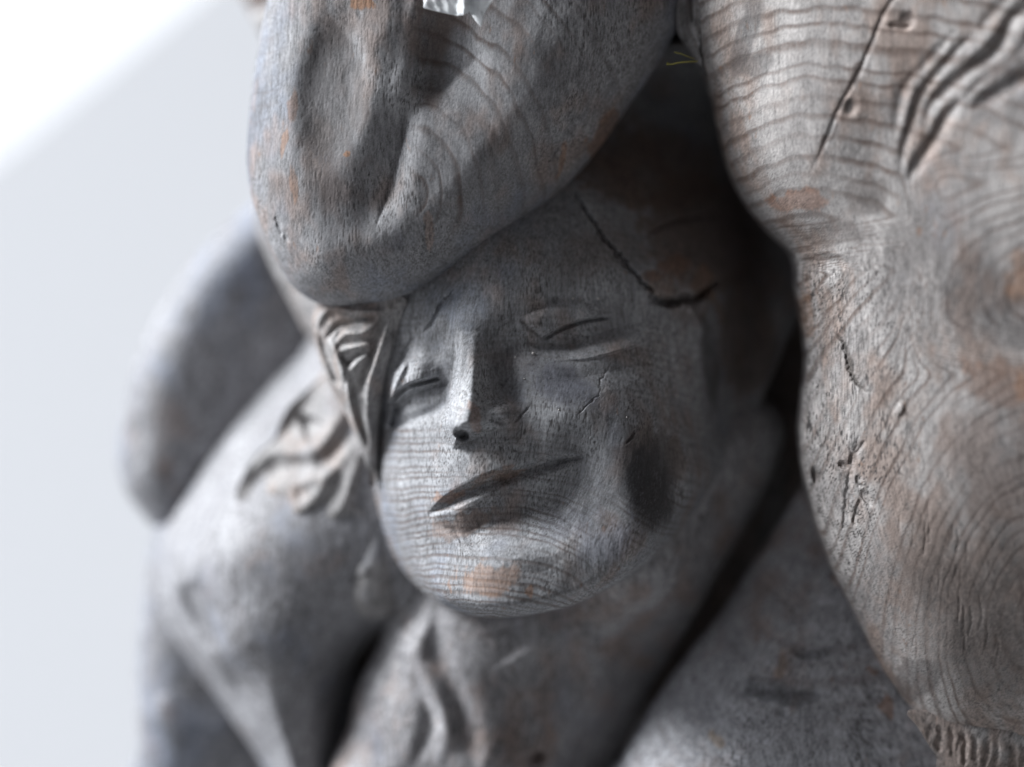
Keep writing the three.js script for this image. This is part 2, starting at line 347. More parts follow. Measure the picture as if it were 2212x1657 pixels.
const FOLDS = [[[1310, 270, 1150, 460, 1010, 610, 930, 720, 885, 900, 868, 1100], 10, -5], [[1450, 300, 1300, 450, 1100, 700, 1020, 830, 970, 1000, 930, 1200, 900, 1400], 11, -9], [[2050, -80, 1880, 80, 1700, 220, 1590, 430, 1400, 580, 1220, 740, 1120, 860, 1085, 1000, 1060, 1150], 14, -12],
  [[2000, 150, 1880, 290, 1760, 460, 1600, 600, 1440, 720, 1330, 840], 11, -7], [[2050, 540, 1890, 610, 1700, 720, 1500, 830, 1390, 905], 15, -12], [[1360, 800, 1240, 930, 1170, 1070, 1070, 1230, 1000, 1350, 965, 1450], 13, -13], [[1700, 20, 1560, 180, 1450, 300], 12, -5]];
// figure at the right: chest, folds, flank in one swelling mass
const G3 = (f, w, d, o) => cut(Z3(...f), w, d, o);
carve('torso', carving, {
  outline: [1500, -480, 1490, -120, 1496, 40, 1516, 130, 1540, 205, 1556, 285, 1580, 370, 1618, 440, 1664, 498, 1702, 535, 1718, 562, 1722, 620, 1737, 700, 1744, 780, 1735, 860, 1729, 930, 1735, 1000, 1750, 1080, 1776, 1165, 1802, 1235, 1842, 1315, 1878, 1390, 1920, 1465, 1968, 1530, 2010, 1575, 2060, 1597, 2140, 1612, 2400, 1640, 2600, 800, 2500, -480],
  zE: -130, zRef: 90, R: (x, y) => 140 + 90 * ss(700, 300, y), thick: 520, cell: 2.3,
  depth: [1560, 60, 20, 1640, 200, 60, 1700, 380, 85, 1780, 500, 80, 1700, 30, 60, 1850, 150, 120, 1880, 350, 120, 1880, 560, 95, 1780, 620, 20, 1800, 760, 25, 1780, 950, 0, 1860, 900, 45, 1850, 1100, 10, 1950, 700, 110, 2080, 200, 190, 2080, 480, 200, 2250, 400, 250, 2250, 100, 230, 2150, 750, 190, 2100, 1000, 150, 2250, 1000, 190, 1960, 1150, 65, 1930, 1300, 10, 2050, 1300, 60, 2220, 1300, 105, 2030, 1480, 0, 2150, 1560, -20, 2250, 1480, 25, 1700, -300, 50, 2100, -300, 180, 2400, -300, 230],
  strokes: [
    // fan of folds from the armpit to the shoulder
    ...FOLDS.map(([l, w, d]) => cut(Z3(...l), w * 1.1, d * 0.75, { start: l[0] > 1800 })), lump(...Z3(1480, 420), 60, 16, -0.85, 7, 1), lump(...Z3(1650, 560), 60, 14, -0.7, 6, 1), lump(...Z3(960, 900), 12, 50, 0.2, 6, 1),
    // long drying crack with two worm pits
    G3([900, -20, 800, 110, 730, 280, 630, 520, 540, 700, 470, 820, 390, 1020, 320, 1200, 230, 1390], 5, -3, { wiggle: 1.5, start: true, even: true }), lump(...Z3(960, 190), 15, 17, 0, -6, 1.6), G3([800, 220, 880, 230, 940, 250, 1000, 230], 6, -9), lump(...Z3(545, 840), 14, 18, 0.3, -6, 1.6),
    // underside of the breast
    edge(Z7(390, 320, 470, 375, 560, 395, 740, 402, 860, 440, 900, 500), [[-60, 0], [-14, 7], [0, -13], [30, -8], [90, 0]], { ends: 0.35 }),
    pit(...Z7(638, 762), 6, 14, -0.25, 30), pit(...Z7(608, 895), 4.5, 10, -0.2, 26), pit(...Z7(538, 925), 3, 19, -0.15, 24),
    cut(Z7(815, 960, 880, 1080, 910, 1180, 925, 1290, 985, 1410, 1080, 1480), 4.5, -10, { wiggle: 5 }), cut(Z7(690, 1280, 700, 1340, 705, 1400), 4, -10, { wiggle: 4 }), lump(...Z7(1255, 1580), 8, 13, 0.3, 6, 2),
    pit(...Z11(374, 595), 4, 15, -0.1, 26), pit(...Z11(455, 630), 6, 20, -0.15, 28), pit(...Z11(440, 765), 5, 13, 0, 26), pit(...Z11(665, 520), 11, 8, 0.7, 12), pit(...Z11(860, 820), 9, 21, -0.6, 9), pit(...Z11(790, 660), 7, 14, -0.3, 7),
    cut(Z11(780, 200, 720, 560, 700, 900, 690, 1250), 5, -8, { wiggle: 4 }), cut(Z11(820, 280, 760, 420), 3, -7), cut(Z11(800, 820, 760, 1100), 3.5, -8, { wiggle: 3 }), cut(Z11(700, 560, 720, 430, 690, 330), 3, -6, { wiggle: 3 }),
    ...Array.from({ length: 44 }, (_, i) => { const x = 1770 + 300 * rnd(), y = 1000 + 420 * rnd(), l = 30 + 70 * rnd(), s = 0.12 - 0.25 * (x - 1770) / 300; return cut([x + (y - 1000) * 0.28, y, x + (y - 1000) * 0.28 - s * l, y + l / 2, x + (y - 1000) * 0.28 - s * l * 0.4, y + l], 1.6, -0.8 - 1.4 * rnd(), { wiggle: 2 }); }),
  ],
  pieces: [{ name: 'carved_fold', area: Z3(1900, -200, 2400, -200, 2400, 500, 1890, 680, 1400, 940, 1150, 1200, 960, 1460, 870, 1400, 850, 950, 960, 650, 1330, 240, 1700, -40) }],
  wood: { tone: 0.42, brown: 0.06, sp: 17, rings: 1.15, off: 4.1, tint: [1.02, 0.985, 0.96], fibre: 1.45, lw: 0.5,
    ringFn: (x, y, z) => { const m = ss(470, 590, y), c = Math.hypot((x - 1740) * (x < 1740 ? 1.25 : 0.6), Math.min(0, y - 560)) / 40, g = Math.hypot(x - 2240, (y - 1330) * 0.6) / 19, q = Math.hypot(x - 2250, (y - 640) * 1.3) / 30; const k = ss(1930, 2030, x) * ss(330, 420, y) * (1 - ss(700, 820, y)); return mix(mix(c, g, m), q, k) + 0.003 * z; },
    ringAt: (x, y) => mix(1.25, 1.0, ss(400, 520, y)), fibreAt: (x, y) => mix(0.15, 1, ss(480, 640, y)) * mix(1, 0.5, ss(1900, 2000, x)),
    stainsAndShade: [grooveShade(Z7(815, 960, 880, 1080, 910, 1180, 925, 1290, 985, 1410, 1080, 1480), 5, [0.06, 0.05, 0.045], 0.7), grooveShade(Z3(900, -20, 800, 110, 730, 280, 630, 520, 540, 700, 470, 820, 390, 1020, 320, 1200, 230, 1390), 4.5, [0.12, 0.095, 0.088], 0.8), stainAndShade(...Z3(970, 175), 11, 14, 0, [0.09, 0.07, 0.065], 0.8), stainAndShade(...Z3(545, 850), 10, 15, 0.3, [0.075, 0.07, 0.07], 0.8), ...FOLDS.map(([l, w, d]) => grooveShade(Z3(...l), w * 0.6, [0.16, 0.125, 0.112], d < -8 ? 0.5 : 0.35)), stainAndShade(1625, 60, 26, 90, 0.25, 'char', 0.6), stainAndShade(1650, 130, 34, 26, -0.4, 'char', 0.5), stainAndShade(1735, 430, 60, 22, 0.05, [0.26, 0.13, 0.08], 0.55), stainAndShade(1870, 420, 40, 50, 0.3, [0.10, 0.085, 0.08], 0.6), stainAndShade(1810, 500, 60, 28, 0, [0.10, 0.085, 0.08], 0.5), stainAndShade(2170, 600, 30, 60, 0.2, 'rust', 0.55), stainAndShade(2130, 830, 70, 50, 0.5, [0.2, 0.13, 0.1], 0.7), stainAndShade(2190, 830, 26, 40, 0.2, 'rust', 0.55), stainAndShade(2080, 640, 60, 90, 0.2, 'char', 0.4), stainAndShade(2160, 700, 60, 60, 0, 'char', 0.45), stainAndShade(1765, 680, 22, 60, 0, 'rust', 0.35), stainAndShade(2050, 1270, 90, 60, 0.4, [0.1, 0.085, 0.08], 0.5), soakAndSheen(2120, 1300, 190, 230, -0.4, [0.14, 0.115, 0.105], 0.75), soakAndSheen(2140, 980, 120, 130, 0, [0.15, 0.14, 0.14], 0.5), stainAndShade(2010, 1490, 40, 60, 0.5, 'char', 0.5)] },  // fold, crack and worm-pit darks mix dirt with painted groove shade
});
carve('carved_fringe', carving, {
  outline: Z14(1590, 740, 1640, 830, 1700, 930, 1750, 1000, 1800, 1120, 2300, 1120, 2300, 800, 1900, 760),
  zE: -80, zRef: -60, R: 50, thick: 120, cell: 2.4,
  depth: [1990, 1570, -75, 2020, 1640, -80, 2200, 1600, -50, 2200, 1690, -70, 2080, 1660, -65],
  strokes: [1690, 1742, 1806, 1846, 1872, 1926, 1990, 2040, 2128, 2190].map((x, i) => { const j = rnd() * 30, l = 0.55 + 0.45 * rnd(); return cut(Z14(x, 790 + i * 12 + j, x + 20 + j * 0.4, 850 + i * 12, x + 26 - j * 0.5, 850 + i * 11 + 90 * l, x + 14 + (i % 3) * 9, 860 + i * 10 + 170 * l), 3.5 + 4 * rnd(), -3 - 6 * rnd(), { wiggle: 3 }); }),
  wood: { tone: 0, brown: 0.25, off: 6, rings: 0.3, axis: [1700, -600, 0, 0] },
});
carve('carved_strap', carving, {                                      // narrow splintered strip between knee and chest
  outline: [1450, -300, 1458, 20, 1464, 70, 1486, 102, 1508, 140, 1534, 178, 1560, 245, 1580, 200, 1570, -300], zE: -130, R: 40, thick: 200, cell: 2.6,
  depth: [1480, 0, -95, 1500, 90, -90, 1530, 20, -80, 1545, 170, -95, 1560, -60, -70],
  strokes: [cut([1524, -60, 1530, 40, 1522, 110, 1534, 180], 9, -45, { wiggle: 4 }), cut([1490, -50, 1494, 60], 6, -10)], wood: { tone: 0.05, brown: 0.25, off: 2, stainsAndShade: [stainAndShade(1525, 90, 14, 90, 0, 'char', 0.8), stainAndShade(1480, 40, 14, 60, 0, 'char', 0.5)] },
});

// head: a tilted sleeping face under the knee
const ridge = [[700, 1010], [723, 1018], [756, 1022], [796, 1021], [826, 1018], [874, 1015], [896, 1012], [940, 1000], [990, 985]];
const noseBase = smoothLine([[930, 905], [957, 926], [977, 970], [1010, 955], [1050, 938], [1112, 912], [1150, 880]], false, 10);
const nose = { box: [900, 655, 1180, 1000], f(x, y) {
  let i = 1; while (i < ridge.length - 1 && ridge[i][0] < y) i++;
  const a = ridge[i - 1], b = ridge[i], rx = mix(a[1], b[1], clamp((y - a[0]) / (b[0] - a[0]))), t = clamp((y - 715) / 200);
  const A = mix(10, 82, Math.pow(t, 0.9)), wl = mix(20, 46, Math.pow(t, 1.3)), wr = mix(46, 118, t), s0 = x - rx, s = Math.abs(s0) - 5 + 5 * Math.exp(-Math.abs(s0) / 5);
  let p = s0 < 0 ? (1 - 0.10 * s / wl) * (1 - ss(wl - 7, wl + mix(16, 5, t), s)) : Math.pow(Math.max(0, 1 - s / wr), 1.55);
  if (p <= 0) return 0;
  const d = lineDist(noseBase, x, y), sd = -d[0] * d[1];
  const fw = mix(44, 30, ss(1000, 1045, x)), q = clamp(sd / fw); return A * p * mix(q, q * q * (3 - 2 * q), 0.4) * ss(660, 760, y);
} };
const mouth = Z9(585, 695, 660, 645, 750, 590, 950, 482, 1200, 382, 1500, 290, 1830, 208);
carve('face', carving, {
  outline: [1000, 260, 860, 460, 800, 590, 772, 680, 778, 770, 788, 850, 795, 920, 797, 1010, 811, 1090, 842, 1180, 890, 1250, 950, 1294, 1020, 1315, 1075, 1319, 1150, 1311, 1240, 1290, 1330, 1246, 1420, 1186, 1490, 1118, 1552, 1030, 1606, 940, 1656, 840, 1716, 700, 1780, 560, 1820, 400, 1780, 220, 1620, 100, 1240, 130],
  zE: -360, zRef: -15, R: (x, y) => mix(95, 290, ss(1100, 1500, x) * (1 - ss(860, 1060, y))) - 25 * ss(1150, 1250, y) * ss(880, 960, x), thick: 330, cell: 2,
  depth: [1060, 1240, 52, 1000, 1140, 4, 1090, 1100, 6, 920, 1110, -62, 850, 1120, -130, 990, 1060, -8, 1250, 1000, -22, 1150, 1190, 40, 1240, 1180, 40, 830, 1010, -165, 870, 1010, -118, 830, 940, -160, 880, 950, -100, 940, 980, -42, 990, 985, -2, 1040, 1010, 8, 1100, 960, -2, 1220, 900, 6, 1300, 890, 0, 1350, 960, 0, 1440, 960, -58, 1500, 1000, -110, 1570, 900, -235, 890, 880, -85, 860, 780, -115, 800, 800, -150, 1230, 720, -55, 1000, 680, -28, 950, 780, -45, 1080, 830, -22, 930, 680, -60, 1050, 560, -50, 1250, 560, -75, 1450, 520, -190, 1600, 520, -330, 1600, 700, -310, 1430, 750, -110, 1500, 700, -180, 1410, 1070, -22, 1330, 1160, 34, 1270, 1225, 42, 1390, 1120, 8, 1470, 1090, -80, 900, 1190, -95, 960, 1220, -30, 1500, 380, -330, 1700, 500, -520, 1650, 250, -520, 1700, 750, -480, 1300, 250, -300, 1150, 420, -130, 1300, 430, -160, 960, 560, -100],
  strokes: [
    nose, lump(1083, 898, 34, 24, -0.3, 17, 1.3), lump(1006, 902, 30, 24, 0.2, 9, 1.2), lump(998, 937, 15, 12, 0.5, -44, 2), lump(975, 915, 12, 16, 0, 6, 1.2), lump(...Z5(1500, 1218), 17, 8, 0.35, -15, 1.5), lump(975, 925, 20, 22, 0, 12, 1.5),
    edge(mouth, [[-130, 0], [-80, 6], [-28, 17], [-22, 16], [-4, -15], [1, -16], [13, -1], [18, 2], [26, 0], [74, -26], [84, -26], [118, -8], [165, 0]], { ends: 0.22, narrow: 0.3 }),
    cut(Z9(1600, 250, 1830, 208), 5, -6), lump(1160, 1135, 130, 22, -0.28, -8),
    // left eye: hollow, lid, slit, rim of the cheek
    lump(905, 850, 92, 62, -0.55, -30, 1.3), lump(890, 815, 56, 36, -0.6, 58, 1.3), lump(905, 874, 56, 20, -0.45, 22, 1.4),
    edge(Z5(640, 1120, 700, 1030, 800, 960, 900, 930, 1060, 890), [[-26, 0], [-7, 8], [0, -20], [8, 6], [24, 0]], { ends: 0.1 }), cut(Z5(680, 1190, 760, 1080, 860, 1010, 1000, 960, 1130, 920), 6, -9, { ends: 0.12 }),
    cut(Z5(600, 1330, 640, 1180, 670, 1020, 740, 850, 800, 760), 8, 20, { ends: 0.12 }), cut(Z5(640, 1290, 690, 1180, 700, 1060), 9, -14), edge(Z5(600, 1340, 760, 1260, 1000, 1175, 1120, 1090), [[-60, 0], [-26, -12], [-5, -12], [6, 7], [40, 3], [90, 0]], { ends: 0.3, round: true }),
    lump(935, 770, 60, 26, -1.2, -12),
    // right eye
    lump(1245, 705, 160, 60, -0.2, -20, 1.5), lump(1228, 690, 108, 38, -0.18, 24, 1.6), edge(Z6(215, 600, 300, 560, 400, 503, 600, 440, 790, 418), [[-30, 0], [-5, 4], [0, -17], [7, -3], [26, 0]], { ends: 0.2 }),
    cut(Z6(60, 430, 160, 520, 250, 585), 5, -5), cut(Z6(90, 560, 200, 650, 350, 645, 520, 618, 620, 560), 8, -4), cut(Z6(80, 480, 110, 400, 240, 310, 450, 280, 640, 310, 800, 400), 13, -5),
    edge(Z6(180, 770, 400, 752, 600, 735, 900, 655, 1250, 535), [[-46, -4], [-30, -3], [0, 8], [5, 2], [40, -5], [80, 0]], { ends: 0.4 }),
    lump(1085, 775, 40, 70, 0.2, -14),
    // brow and cracks
     cut(Z5(1190, 190, 1060, 330, 1000, 450, 920, 550), 5, -9, { wiggle: 3 }), cut(Z5(860, 560, 760, 700, 690, 860), 7, -8),
    cut(Z6(810, 750, 740, 830, 715, 880, 680, 940, 683, 1000, 600, 1090, 540, 1140, 465, 1255), 1.3, -2, { wiggle: 5, even: true }), cut(Z6(955, 1285, 920, 1350, 868, 1400), 3, -8, { wiggle: 2 }), cut(Z5(1630, 1240, 1750, 1110), 2.4, -6),
    cut([1228, 385, 1262, 430, 1300, 492, 1338, 540, 1380, 588, 1418, 625], 4, -20, { wiggle: 6, end: true }), cut(Z6(1060, 190, 1150, 272, 1290, 285, 1400, 250, 1500, 245, 1620, 150, 1740, 50), 9, -50, { wiggle: 8 }), cut([1400, 500, 1450, 470, 1530, 445, 1610, 420], 5, -16, { wiggle: 6 }),
    lump(1500, 590, 90, 60, -0.3, 22, 1.6), cut(Z6(1420, 310, 1500, 420, 1550, 560), 10, 9),
    cut([1640, 880, 1600, 960, 1540, 1040, 1440, 1130, 1330, 1220], 20, 8),
  ],
  pieces: [
    { name: 'nose', area: [1016, 715, 1040, 770, 1066, 840, 1116, 900, 1060, 942, 978, 974, 952, 926, 968, 872, 996, 815, 1000, 740] },
    { name: 'upper_lip', area: Z9(585, 695, 700, 515, 830, 425, 970, 345, 1200, 300, 1500, 240, 1830, 208, 1500, 290, 1200, 382, 950, 482, 750, 590) },
    { name: 'lower_lip', area: Z9(585, 697, 750, 592, 950, 484, 1200, 384, 1500, 292, 1830, 210, 1600, 420, 1380, 620, 1150, 740, 900, 820, 660, 870, 570, 780) },
    { name: 'eyelid', area: Z5(640, 1120, 690, 930, 800, 780, 930, 720, 1060, 780, 1090, 880, 900, 930, 800, 960, 700, 1030) },
    { name: 'eyelid', area: Z6(70, 440, 120, 390, 260, 300, 450, 280, 650, 310, 820, 405, 600, 440, 400, 503, 230, 592) },
  ],
  wood: { tone: 0.05, brown: -0.06, tint: [0.955, 1, 1.05], sp: 13, rings: 1.1, ringFn: (x, y, z) => { const dx = x - 1062, dy = y - 1335; return Math.hypot(dx * mix(0.5, 0.85, ss(120, 300, Math.hypot(dx, dy))), dy * 1.2) / 17 + 0.01 * z; }, lw: 0.42, off: 2.2, rust: 0.9, ringAt: (x, y) => 0.25 + 0.9 * ss(1000, 1130, y) * (1 - 0.5 * ss(1150, 1300, x)) + 0.75 * ss(1000, 930, x) * ss(900, 960, y),
    stainsAndShade: [grooveShade(Z6(740, 830, 715, 880, 680, 940, 683, 1000, 600, 1090, 540, 1140, 465, 1255), 1.5, [0.06, 0.05, 0.05], 0.65), soakAndSheen(1400, 1050, 62, 110, -0.25, [0.035, 0.034, 0.038], 0.95), soakAndSheen(1440, 1000, 50, 70, -0.5, 'char', 0.5), soakAndSheen(1215, 830, 80, 50, 0.5, [0.08, 0.085, 0.11], 0.75), stainAndShade(1560, 480, 170, 150, 0, [0.13, 0.092, 0.075], 0.75), stainAndShade(1430, 330, 190, 110, 0, [0.13, 0.092, 0.075], 0.75), stainAndShade(...Z6(1170, 150), 40, 26, 0.5, [0.20, 0.15, 0.125], 0.7), stainAndShade(...Z6(1560, 110), 26, 40, 0.3, [0.24, 0.15, 0.105], 0.6), stainAndShade(...Z6(1230, 20), 60, 16, -0.4, [0.2, 0.12, 0.09], 0.55), stainAndShade(...Z6(1700, 320), 12, 50, -0.5, [0.22, 0.15, 0.11], 0.6), stainAndShade(1660, 700, 80, 170, 0, [0.13, 0.095, 0.08], 0.7), soakAndSheen(1300, 540, 120, 60, -0.4, [0.11, 0.085, 0.075], 0.5), soakAndSheen(1470, 560, 40, 24, -0.4, [0.2, 0.13, 0.1], 0.5), stainAndShade(1100, 800, 40, 60, 0.2, [0.1, 0.1, 0.11], 0.5), stainAndShade(1560, 780, 24, 110, -0.1, 'char', 0.6), soakAndSheen(1230, 1130, 70, 34, -0.4, [0.12, 0.13, 0.16], 0.55), soakAndSheen(1310, 1170, 70, 40, -0.5, [0.40, 0.42, 0.49], 0.6), stainAndShade(1175, 1210, 50, 12, -0.3, 'char', 0.6), stainAndShade(1060, 1245, 70, 34, -0.1, [0.24, 0.15, 0.105], 0.6), stainAndShade(1000, 1135, 80, 24, -0.3, [0.17, 0.13, 0.115], 0.75), stainAndShade(1030, 905, 12, 26, 0, [0.3, 0.19, 0.15], 0.5), stainAndShade(1145, 1270, 6, 14, 0.1, 'rust', 0.6), stainAndShade(973, 1270, 4, 14, 0, 'rust', 0.5), stainAndShade(965, 1068, 40, 10, -0.5, [0.22, 0.13, 0.09], 0.6), stainAndShade(1080, 1030, 70, 9, -0.3, [0.22, 0.14, 0.1], 0.5), stainAndShade(1500, 640, 60, 60, 0, [0.14, 0.1, 0.085], 0.5)] },  // bluish chin patch paints a sheen; large recess browns mix wood colour and shade
});

// hair carved at the temple
const H5 = (f, w, d, o) => cut(Z5(...f), w, d, o);
carve('temple_hair', carving, {
  outline: [700, 640, 678, 672, 674, 705, 686, 760, 704, 820, 738, 880, 762, 930, 784, 985, 800, 1050, 810, 1050, 816, 970, 824, 900, 840, 830, 862, 760, 884, 690, 890, 640, 780, 610],
  zE: -215, zRef: -130, R: (x, y) => mix(52, 14, ss(770, 830, x)), thick: 180, cell: 2.2,
  depth: [700, 680, -160, 730, 780, -142, 780, 720, -112, 840, 660, -100, 760, 850, -138, 840, 750, -112, 790, 930, -172, 805, 1020, -215, 866, 700, -110, 826, 850, -140, 815, 910, -160],
  strokes: [H5([90, 560, 120, 430, 220, 350, 400, 385, 660, 375], 8, 16), H5([240, 640, 330, 560, 460, 550, 590, 470], 8, 14), H5([260, 690, 400, 660, 550, 630], 6, 9), H5([150, 620, 250, 500, 400, 460, 600, 430], 7, -16), H5([240, 600, 330, 500, 480, 500], 5, -8), H5([100, 540, 160, 700, 240, 900, 290, 1000], 9, -20), H5([190, 560, 250, 700, 300, 830, 320, 950], 9, 14), H5([270, 700, 340, 790, 400, 730, 540, 690], 6, -12), H5([390, 860, 385, 1000, 420, 1200, 490, 1450], 8, -14), H5([580, 560, 540, 740, 450, 930, 430, 1050], 9, -13),
    H5([690, 420, 620, 620, 560, 780, 510, 980, 500, 1250, 530, 1500], 9, 18), H5([350, 850, 440, 760, 520, 690], 7, 10), H5([340, 880, 350, 1050, 390, 1250, 460, 1450], 6, 9)],
  wood: { tone: 0.12, brown: 0, off: 3, rings: 0.4, rust: 0.3, axis: [900, -900, 0, 0] },
});

// neck and chest under the chin, with two falling locks
const H13 = (f, w, d, o) => cut(Z13(...f), w, d, o);
carve('chest', carving, {
  outline: [860, 1250, 822, 1385, 778, 1470, 757, 1560, 750, 1720, 1300, 1760, 1345, 1620, 1400, 1500, 1452, 1410, 1490, 1350, 1560, 1220, 1640, 1080, 1690, 900, 1500, 840, 1000, 1050],
  zE: -460, zRef: -250, R: 165, thick: 200, cell: 3.6,
  depth: [800, 1600, -290, 850, 1450, -270, 950, 1400, -260, 950, 1600, -250, 1100, 1350, -250, 1100, 1500, -260, 1250, 1340, -240, 1300, 1500, -320, 1220, 1650, -330, 1390, 1400, -320, 1450, 1250, -210, 1550, 1100, -260, 1350, 1250, -190, 1100, 1250, -300, 1600, 950, -290, 1060, 1660, -230],
  strokes: [H13([440, 260, 400, 420, 300, 560, 150, 740, 50, 980, 10, 1250, 0, 1560], 26.4, 11.16), H13([230, 560, 190, 720, 110, 860, 40, 1060, -20, 1300], 16.5, -9.3), H13([480, 330, 420, 520, 350, 680, 400, 820, 510, 970, 590, 1130, 590, 1300, 520, 1520], 24.2, 13.64), H13([330, 690, 390, 860, 450, 1000, 480, 1160, 420, 1330, 340, 1520], 18.7, -12.4), H13([250, 860, 230, 1050, 240, 1300, 200, 1520], 50.6, 8.68), H13([540, 250, 520, 460, 535, 620, 630, 840, 730, 1120, 800, 1400, 840, 1560], 26.4, -16.12), H13([620, 560, 720, 820, 840, 1150, 900, 1500], 44, 4.96),
    H13([1040, 380, 1090, 500, 1180, 640], 44.55, -12.09), H13([1320, 540, 1500, 680, 1720, 880], 53.46, -11.16), H13([1120, 370, 1400, 360, 1500, 480, 1780, 720], 50.49, 6.51), H13([1900, 640, 2050, 740], 38.61, -8.37), lump(...Z13(1300, 1450), 16, 14, 0, -26, 2), H13([1600, 380, 1850, 370], 14.85, -4.65)],
  pieces: [{ name: 'hair_lock', area: [830, 1320, 795, 1420, 762, 1540, 752, 1690, 900, 1690, 960, 1600, 960, 1480, 945, 1400, 960, 1320] }],
  wood: { tone: 0.15, brown: -0.05, off: 5, tint: [0.98, 0.99, 1.03], rings: 0.25, axis: [900, -1500, 0, 0], stainsAndShade: [stainAndShade(1180, 1620, 30, 40, 0.2, 'brown', 0.5), stainAndShade(1400, 1450, 26, 20, 0, 'brown', 0.5)] },
});

// near shoulder and upper arm at the left
carve('shoulder', carving, {
  outline: [706, 712, 640, 772, 590, 820, 540, 872, 490, 930, 450, 990, 410, 1055, 376, 1112, 348, 1172, 339, 1235, 347, 1305, 374, 1375, 412, 1432, 456, 1490, 500, 1552, 556, 1630, 620, 1740, 738, 1740, 736, 1620, 748, 1500, 780, 1410, 850, 1352, 940, 1330, 1000, 1100, 900, 800],
  zE: -600, zRef: -310, R: (x, y) => 110 + 60 * ss(1250, 1400, y), thick: 200, cell: 3.6,
  depth: [680, 780, -485, 600, 880, -490, 520, 960, -480, 450, 1060, -470, 400, 1170, -450, 385, 1260, -420, 720, 880, -375, 620, 1000, -380, 540, 1100, -365, 490, 1200, -345, 560, 1280, -315, 700, 1080, -300, 700, 1250, -300, 800, 1200, -300, 430, 1340, -400, 500, 1400, -340, 620, 1420, -320, 760, 1330, -330, 500, 1500, -420, 580, 1540, -370, 700, 1650, -365, 720, 1450, -350, 850, 1000, -290],
  strokes: [cut([360, 1180, 352, 1270, 385, 1360, 440, 1440, 500, 1530], 16, 12), cut([400, 1260, 410, 1340, 460, 1420], 30, -14)],
  wood: { tone: 0.1, brown: -0.4, off: 7, tint: [0.96, 0.99, 1.05], rings: 0.3, axis: [600, -1500, 0, 0], rust: 0.3 },
});
const H8 = (f, w, d, o) => cut(Z8(...f), w, d, o);
carve('shoulder_hair', carving, {
  outline: [716, 790, 690, 815, 655, 850, 622, 880, 604, 915, 590, 950, 560, 975, 535, 1010, 512, 1055, 512, 1085, 545, 1095, 590, 1100, 610, 1120, 580, 1160, 580, 1176, 640, 1168, 720, 1150, 770, 1150, 750, 1230, 745, 1290, 780, 1330, 840, 1330, 880, 1260, 860, 1000, 800, 860],
  zE: -400, zRef: -300, R: 60, thick: 60, cell: 3,
  depth: [690, 850, -375, 640, 900, -400, 540, 1050, -385, 570, 1020, -375, 640, 1020, -330, 700, 950, -325, 760, 1000, -290, 720, 1080, -285, 640, 1130, -315, 780, 1180, -285, 820, 1280, -300, 560, 1080, -360, 850, 1100, -300],
  strokes: [H8([1590, 60, 1560, 130, 1500, 170], 31.19, -25.2), H8([2020, -160, 1960, 60, 1850, 260, 1740, 380, 1600, 490], 24.1, -21.6), H8([1640, 460, 1500, 450, 1350, 470, 1230, 540, 1060, 690], 24.1, -18), H8([1900, -40, 1780, 130, 1660, 280, 1500, 340, 1300, 330, 1150, 420, 1040, 560], 18.43, 13.2), H8([1950, 180, 1830, 380, 1720, 490, 1560, 560, 1440, 560], 17.01, 10.8), H8([1780, 430, 1700, 620, 1560, 760, 1400, 850, 1240, 990], 18.43, 10.8), H8([1860, 440, 1760, 640, 1640, 800, 1480, 900, 1300, 1000], 15.59, -12), H8([1560, 620, 1490, 680], 14.18, -7.2), H8([2000, 300, 1930, 560, 1830, 800, 1700, 930, 1520, 990], 15.59, 8.4), H8([2080, 330, 2020, 620, 1980, 800], 18.43, -13.2), H8([1880, 1050, 1890, 1200, 1880, 1320], 15.59, 8.4), H8([1990, 1180, 1990, 1300], 15.59, 7.2), H8([1700, 950, 1500, 1010, 1350, 1050], 17.01, -7.2)],
  wood: { tone: 0.05, brown: -0.02, off: 8, rings: 0.2, axis: [600, -1500, 0, 0], rust: 0.3 },
});

// far arm, neck and flank of the figure behind
carve('far_arm', carving, {
  outline: [590, 380, 545, 440, 500, 480, 440, 540, 385, 612, 330, 705, 290, 800, 266, 900, 256, 985, 270, 1055, 306, 1108, 350, 1145, 420, 1130, 520, 1030, 620, 900, 720, 760, 720, 560, 680, 400],
  zE: -720, zRef: -590, R: 118, thick: 250, cell: 6,
  depth: [500, 600, -570, 400, 800, -555, 340, 1000, -570, 300, 950, -580, 600, 650, -600, 480, 900, -575, 560, 800, -590, 420, 1050, -590, 450, 640, -575],
  strokes: [], wood: { tone: 0.0, brown: -0.3, off: 9, tint: [0.96, 0.99, 1.05], rings: 0.2, axis: [500, -2500, 0, 0], rust: 0.2 },
});
carve('far_neck', carving, {
  outline: [560, 20, 556, 70, 585, 130, 560, 400, 548, 470, 580, 560, 630, 660, 676, 740, 740, 800, 800, 600, 760, 20],
  zE: -560, zRef: -480, R: 110, thick: 200, cell: 6, depth: [600, 200, -480, 620, 500, -460, 680, 680, -440, 720, 400, -440],
  strokes: [], wood: { tone: 0.3, brown: 0.1, off: 10, rings: 0.2, axis: [500, -2500, 0, 0] },
});
carve('far_flank', carving, {
  outline: [380, 1090, 338, 1140, 316, 1220, 304, 1330, 298, 1450, 300, 1600, 298, 1780, 760, 1780, 760, 1400, 600, 1150],
  zE: -700, zRef: -600, R: 105, thick: 250, cell: 6, depth: [330, 1300, -590, 330, 1600, -590, 400, 1550, -580, 560, 1500, -600, 600, 1700, -610, 420, 1300, -590],
  strokes: [cut([320, 1500, 400, 1560, 520, 1580], 30, 14)], wood: { tone: 0.0, brown: -0.4, off: 11, tint: [0.96, 0.99, 1.05], rings: 0.2, axis: [500, -2500, 0, 0], rust: 0.1 },
});
